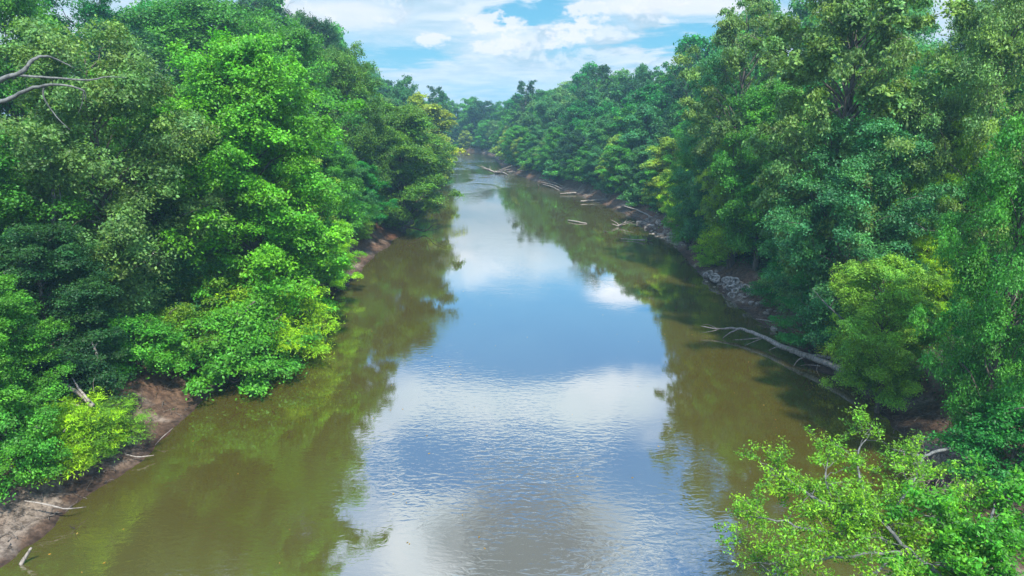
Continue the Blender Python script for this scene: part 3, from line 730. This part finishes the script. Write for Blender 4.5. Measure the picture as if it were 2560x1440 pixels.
# ------------------------------------------------------------------ foreground tree, lower right
def leafy(name, label, stems, nleaf, leaf, color, mat=palebark, twig=.9, seed=3, group=None, spread=.9):
    r = np.random.default_rng(seed)
    o = np.array(stems[0][0][0], float); root = empty(name, o); T = Tubes(); pts = []
    for P, rad in stems:
        S = smooth_path(np.array(P)-o, None, .02, r); T.add(S, rad, 8)
        n = max(3, int(np.sum(np.linalg.norm(np.diff(S, axis=0), axis=1))*5.0))
        for i in range(n):
            f = r.uniform(.12, 1)**.8; k = f*(len(S)-1); a = min(int(k), len(S)-2); b = S[a]*(1-(k-a))+S[a+1]*(k-a)
            d = r.normal(size=3)*[1, 1, .55]; d[2] += .15; d = unit(d)*twig*r.uniform(.5, 1.3)*(1.1-.3*f)
            tp = smooth_path([b, b+d*.5+[0, 0, .06], b+d], 6, .03, r); T.add(tp, [.011, .007, .003], 4)
            for m in range(2, 6): pts.append((tp[m], f))
            for w in range(2):
                d2 = unit(d+r.normal(size=3)*.7*np.linalg.norm(d))*twig*.5; s0 = tp[r.integers(2, 5)]
                t2 = smooth_path([s0, s0+d2], 4, .02, r); T.add(t2, [.008, .003], 3)
                for m in (1, 2, 3): pts.append((t2[m], f))
    B = np.array([p[0] for p in pts]); per = max(1, nleaf//len(B))
    sig = .11*spread
    P = B[:, None]+r.normal(size=(len(B), per, 3))*[sig, sig, sig*.6]
    nn = r.normal(size=P.shape)*.6; nn[..., 2] += .9
    V, Q = leaf_arrays(P.reshape(-1, 3), unit(nn.reshape(-1, 3)), leaf, .5, r, .4)
    obj('trunk', T.mesh('trunk', mat), root)
    c = obj('crown', mesh_np('crown', V, Q, leafm, False, {'tint': (r.uniform(.55, 1.4, (len(B), 1))*r.uniform(.6, 1.4, (len(B), per))).ravel(), 'warm': np.clip(r.uniform(-.2, .8, (len(B), 1))+r.uniform(-.1, .2, (len(B), per)), 0, 1).ravel()}), root)
    c.color = (*color, 1); tag(root, label, 'tree', group); return root
leafy('tree', 'slender yellow green tree with pale stems leaning over the water, lower right corner', [
    ([np.array([14.6, 8.5, 1.2]), D(2420,1560,12.2), D(2335,1430,13), D(2185,1335,14), D(2055,1255,15), D(1915,1160,16.2)], [.13,.11,.085,.065,.045,.015]),
    ([D(2335,1430,13), D(2235,1340,13.6), D(2165,1230,15), D(2145,1130,16.5), D(2180,1075,17.3)], [.05,.045,.035,.02,.01]),
    ([D(2185,1335,14), D(2065,1330,14.2), D(1945,1300,14.6), D(1845,1290,15)], [.04,.035,.02,.01]),
    ([D(2255,1380,13.3), D(2135,1390,13.3), D(2005,1400,13.6), D(1865,1410,14)], [.035,.03,.02,.008]),
    ([D(2085,1275,14.8), D(2065,1200,15.6), D(2070,1140,16.4)], [.03,.02,.008]),
    ([D(2215,1300,14), D(2285,1200,15), D(2315,1130,16)], [.03,.02,.008]),
    ([D(2420,1560,12.2), D(2415,1400,13.2), D(2405,1270,14.5), D(2345,1190,15.6)], [.07,.055,.035,.012]),
    ([D(2255,1380,13.3), D(2165,1440,12.8), D(2065,1490,12.6)], [.035,.025,.01]),
    ([D(2425,1340,13.8), D(2315,1290,14.5), D(2225,1260,15)], [.03,.02,.008]),
  ], 34000, .08, (.115, .33, .02), spread=.75)
leafy('tree', 'bright green sapling with pale stem at the bottom right edge', [
    ([np.array([15.5, 10.5, 1.8]), D(2480,1480,12.6), D(2440,1370,13.2), D(2330,1290,13.8)], [.07,.06,.05,.02]),
    ([D(2480,1450,12.8), D(2540,1350,13.4), D(2570,1230,14.2)], [.05,.04,.015]),
    ([D(2440,1390,13.1), D(2480,1290,13.8), D(2500,1220,14.6)], [.04,.03,.01]),
    ([D(2460,1440,12.8), D(2380,1420,12.8), D(2300,1400,13)], [.03,.02,.01])], 16000, .11, (.06, .28, .02), seed=8, spread=.8)

# ------------------------------------------------------------------ light and sky
SUN_EL, SUN_AZ = math.radians(56), math.radians(160)     # azimuth clockwise from the viewing direction (to the right, ahead)
sd = bpy.data.lights.new('sun', 'SUN'); sd.energy = 5.0; sd.angle = math.radians(3.0); sd.color = (1, .96, .88)
so = link(bpy.data.objects.new('sun', sd))
v = Vector((math.cos(SUN_EL)*math.sin(SUN_AZ), math.cos(SUN_EL)*math.cos(SUN_AZ), math.sin(SUN_EL)))
so.rotation_euler = v.to_track_quat('Z', 'Y').to_euler(); so.location = (30, 20, 60)

w = bpy.data.worlds.new('World'); scene.world = w; w.use_nodes = True
nt = w.node_tree; nt.nodes.clear()
out = N(nt, 'ShaderNodeOutputWorld'); bg = N(nt, 'ShaderNodeBackground'); L(nt, bg.outputs[0], out.inputs[0])
sky = N(nt, 'ShaderNodeTexSky', sky_type='NISHITA', sun_disc=False); sky.sun_elevation = SUN_EL; sky.sun_rotation = SUN_AZ
sky.air_density = 1.0; sky.dust_density = .6; sky.ozone_density = 1.5
tc = N(nt, 'ShaderNodeTexCoord'); nrm = N(nt, 'ShaderNodeVectorMath', operation='NORMALIZE'); L(nt, tc.outputs['Generated'], nrm.inputs[0])
sx = N(nt, 'ShaderNodeSeparateXYZ'); L(nt, nrm.outputs[0], sx.inputs[0])
X, Y, Zc = sx.outputs
yy = math_(nt, 'MAXIMUM', Y, .08); u = math_(nt, 'DIVIDE', X, yy); vv = math_(nt, 'DIVIDE', Zc, yy)
zz = math_(nt, 'ADD', math_(nt, 'MAXIMUM', Zc, 0.0), .10)
cx = N(nt, 'ShaderNodeCombineXYZ'); L(nt, math_(nt, 'DIVIDE', X, zz), cx.inputs[0]); L(nt, math_(nt, 'DIVIDE', Y, zz), cx.inputs[1])
def cn(scale, det, rough, dist=0.0, off=0.0):
    mp = N(nt, 'ShaderNodeMapping'); mp.inputs['Location'].default_value = (off, off*.7, off*.3); L(nt, cx.outputs[0], mp.inputs[0])
    n = N(nt, 'ShaderNodeTexNoise', i_Scale=scale, i_Detail=det, i_Roughness=rough, i_Distortion=dist); L(nt, mp.outputs[0], n.inputs['Vector']); return n.outputs['Fac']
big = cn(.75, 7, .55, .4, 3.1); fine = cn(3.2, 8, .6, .5, 8.0)
wob = math_(nt, 'MULTIPLY', math_(nt, 'SUBTRACT', fine, .5), 1.5)
cuv = N(nt, 'ShaderNodeCombineXYZ'); L(nt, u, cuv.inputs[0]); L(nt, math_(nt, 'MULTIPLY', vv, 1.8), cuv.inputs[1])
pn = N(nt, 'ShaderNodeTexNoise', i_Scale=34.0, i_Detail=6.0, i_Roughness=.62); L(nt, cuv.outputs[0], pn.inputs['Vector'])
pwob = math_(nt, 'MULTIPLY', math_(nt, 'SUBTRACT', pn.outputs['Fac'], .5), 7.0)
def blob(u0, v0, su, sv, amp, wa=1.0):
    a = math_(nt, 'DIVIDE', math_(nt, 'SUBTRACT', u, u0), su); b = math_(nt, 'DIVIDE', math_(nt, 'SUBTRACT', vv, v0), sv)
    d = math_(nt, 'ADD', math_(nt, 'MULTIPLY', a, a), math_(nt, 'MULTIPLY', b, b))
    d = math_(nt, 'ADD', d, math_(nt, 'MULTIPLY', pwob if su < .05 else wob, wa*(1 if su < .05 else 2.2)))
    return math_(nt, 'MULTIPLY', ramp(nt, d, (1.5, .2)), amp)
def total(lst):
    t = None
    for a in lst:
        bl = blob(*a); t = bl if t is None else math_(nt, 'ADD', t, bl)
    return t
# sheets of cloud (+) and blue openings (-): azimuth slope, elevation slope, size, amount
sheet = total([(.035,.126,.075,.020,-.9),(.26,.092,.10,.020,-.55),(-.17,.066,.09,.014,-.45),(.10,.066,.09,.018,-.35),(.42,.13,.08,.03,-.25),
               (.06,.33,.28,.085,-1.1),(-.05,.555,.22,.06,-.95),(.24,.60,.12,.10,-.3),(.03,.445,.20,.070,.35),(.0,.72,.30,.12,.6),(.17,.275,.08,.030,.6),(-.06,.21,.14,.05,.35),(-.62,.68,.25,.16,.6)])
dens = math_(nt, 'ADD', math_(nt, 'ADD', math_(nt, 'MULTIPLY', math_(nt, 'SUBTRACT', big, .5), 1.6), sheet), ramp(nt, vv, (.0, .30, .78, .50)))
dens = math_(nt, 'ADD', dens, math_(nt, 'MULTIPLY', wob, .16), clamp=True)
dens = ramp(nt, dens, (.1, .95))
puff = total([(-.112,.090,.024,.010,1),(-.035,.112,.035,.014,1),(.0,.110,.02,.012,1),(-.018,.082,.035,.010,1),(.062,.086,.018,.008,1),(.085,.102,.03,.014,1),(.10,.125,.03,.012,1),(-.25,.12,.10,.02,.8),(.22,.135,.13,.014,.9),(.17,.27,.06,.02,.9)])
puff = math_(nt, 'MULTIPLY', puff, 1.0, clamp=True)
cuv2 = N(nt, 'ShaderNodeVectorMath', operation='ADD'); cuv2.inputs[1].default_value = (.35, .33, .2); L(nt, cuv.outputs[0], cuv2.inputs[0])
def cumnoise(dv):
    sh = N(nt, 'ShaderNodeVectorMath', operation='ADD'); sh.inputs[1].default_value = (0, dv, 0); L(nt, cuv2.outputs[0], sh.inputs[0])
    n = N(nt, 'ShaderNodeTexNoise', i_Scale=8.5, i_Detail=8.0, i_Roughness=.58, i_Distortion=.3); L(nt, sh.outputs[0], n.inputs['Vector']); return n.outputs['Fac']
ca, cb_ = cumnoise(0), cumnoise(.022)
band = math_(nt, 'MULTIPLY', ramp(nt, vv, (.035, .07)), ramp(nt, vv, (.30, .18)))
cum = math_(nt, 'MULTIPLY', ramp(nt, ca, (.50, .60)), band)
bl = math_(nt, 'ADD', math_(nt, 'ADD', blob(.035,.126,.075,.018,1.0), blob(.26,.092,.10,.020,1.0)), blob(-.17,.066,.09,.014,1.0))
cum = math_(nt, 'MULTIPLY', cum, math_(nt, 'SUBTRACT', 1.0, bl, clamp=True))
cshade = ramp(nt, math_(nt, 'SUBTRACT', ca, cb_), (-.02, .07))
grey = blob(.03, .73, .17, .13, 1.0, .5)
blue = mixc(nt, ramp(nt, vv, (0, .5)), (.10, .42, .62), (.022, .17, .46))
skyc = mixc(nt, 1.0, sky.outputs[0], (.06, .06, .06), 'MULTIPLY')
skyc = mixc(nt, .75, skyc, blue)
cloud = mixc(nt, ramp(nt, fine, (.3, .7)), (.42, .51, .58), (.60, .63, .68))
cloud = mixc(nt, grey, cloud, (.10, .11, .155))
c = mixc(nt, math_(nt, 'MULTIPLY', dens, .88), skyc, cloud)
c = mixc(nt, math_(nt, 'MULTIPLY', cum, .65), c, mixc(nt, cshade, (.33, .42, .50), (.62, .63, .66)))
c = mixc(nt, math_(nt, 'MULTIPLY', puff, .8), c, (.66, .65, .68))
gain = ramp(nt, vv, (.15, .27, 1.0, 2.25)); gc = N(nt, 'ShaderNodeCombineXYZ')
for i in range(3): L(nt, gain, gc.inputs[i])
c = mixc(nt, 1.0, c, gc.outputs[0], 'MULTIPLY')   # upper sky brightened on purpose, to strengthen its reflection in the river
L(nt, c, bg.inputs[0]); bg.inputs[1].default_value = 1.0

# air: pale even haze round everything
hm, nt, out = newmat('haze')
pv = N(nt, 'ShaderNodeVolumePrincipled'); pv.inputs['Density'].default_value = .00075; pv.inputs['Color'].default_value = (.45, .80, .95, 1); pv.inputs['Anisotropy'].default_value = .2
L(nt, pv.outputs[0], out.inputs['Volume'])
hx, hy0, hy1, z0, z1 = 910, -210, 910, -4, 40
hv = np.array([[x, y, z] for z in (z0, z1) for y in (hy0, hy1) for x in (-hx, hx)], float)
hq = np.array([[0,2,3,1],[4,5,7,6],[0,1,5,4],[2,6,7,3],[0,4,6,2],[1,3,7,5]])
ho = obj('haze', mesh_np('haze', hv, hq, hm)); tag(ho, kind='stuff')

# ------------------------------------------------------------------ camera and render settings
cd = bpy.data.cameras.new('camera'); cd.sensor_width = 36; cd.lens = F/2560*36; cd.clip_end = 5000; cd.clip_start = .1
co = link(bpy.data.objects.new('camera', cd)); co.location = (0, 0, CH); co.rotation_euler = (math.pi/2-PITCH, 0, 0)
scene.camera = co
scene.view_settings.view_transform = 'Standard'; scene.view_settings.look = 'None'
scene.view_settings.exposure = 0.68; scene.view_settings.gamma = 1
cy = scene.cycles
cy.max_bounces = 6; cy.diffuse_bounces = 1; cy.glossy_bounces = 2; cy.transmission_bounces = 3; cy.volume_bounces = 0; cy.transparent_max_bounces = 4
cy.use_denoising = True; cy.denoiser = 'OPENIMAGEDENOISE'
cy.caustics_reflective = False; cy.caustics_refractive = False
print('planted', len(trees))
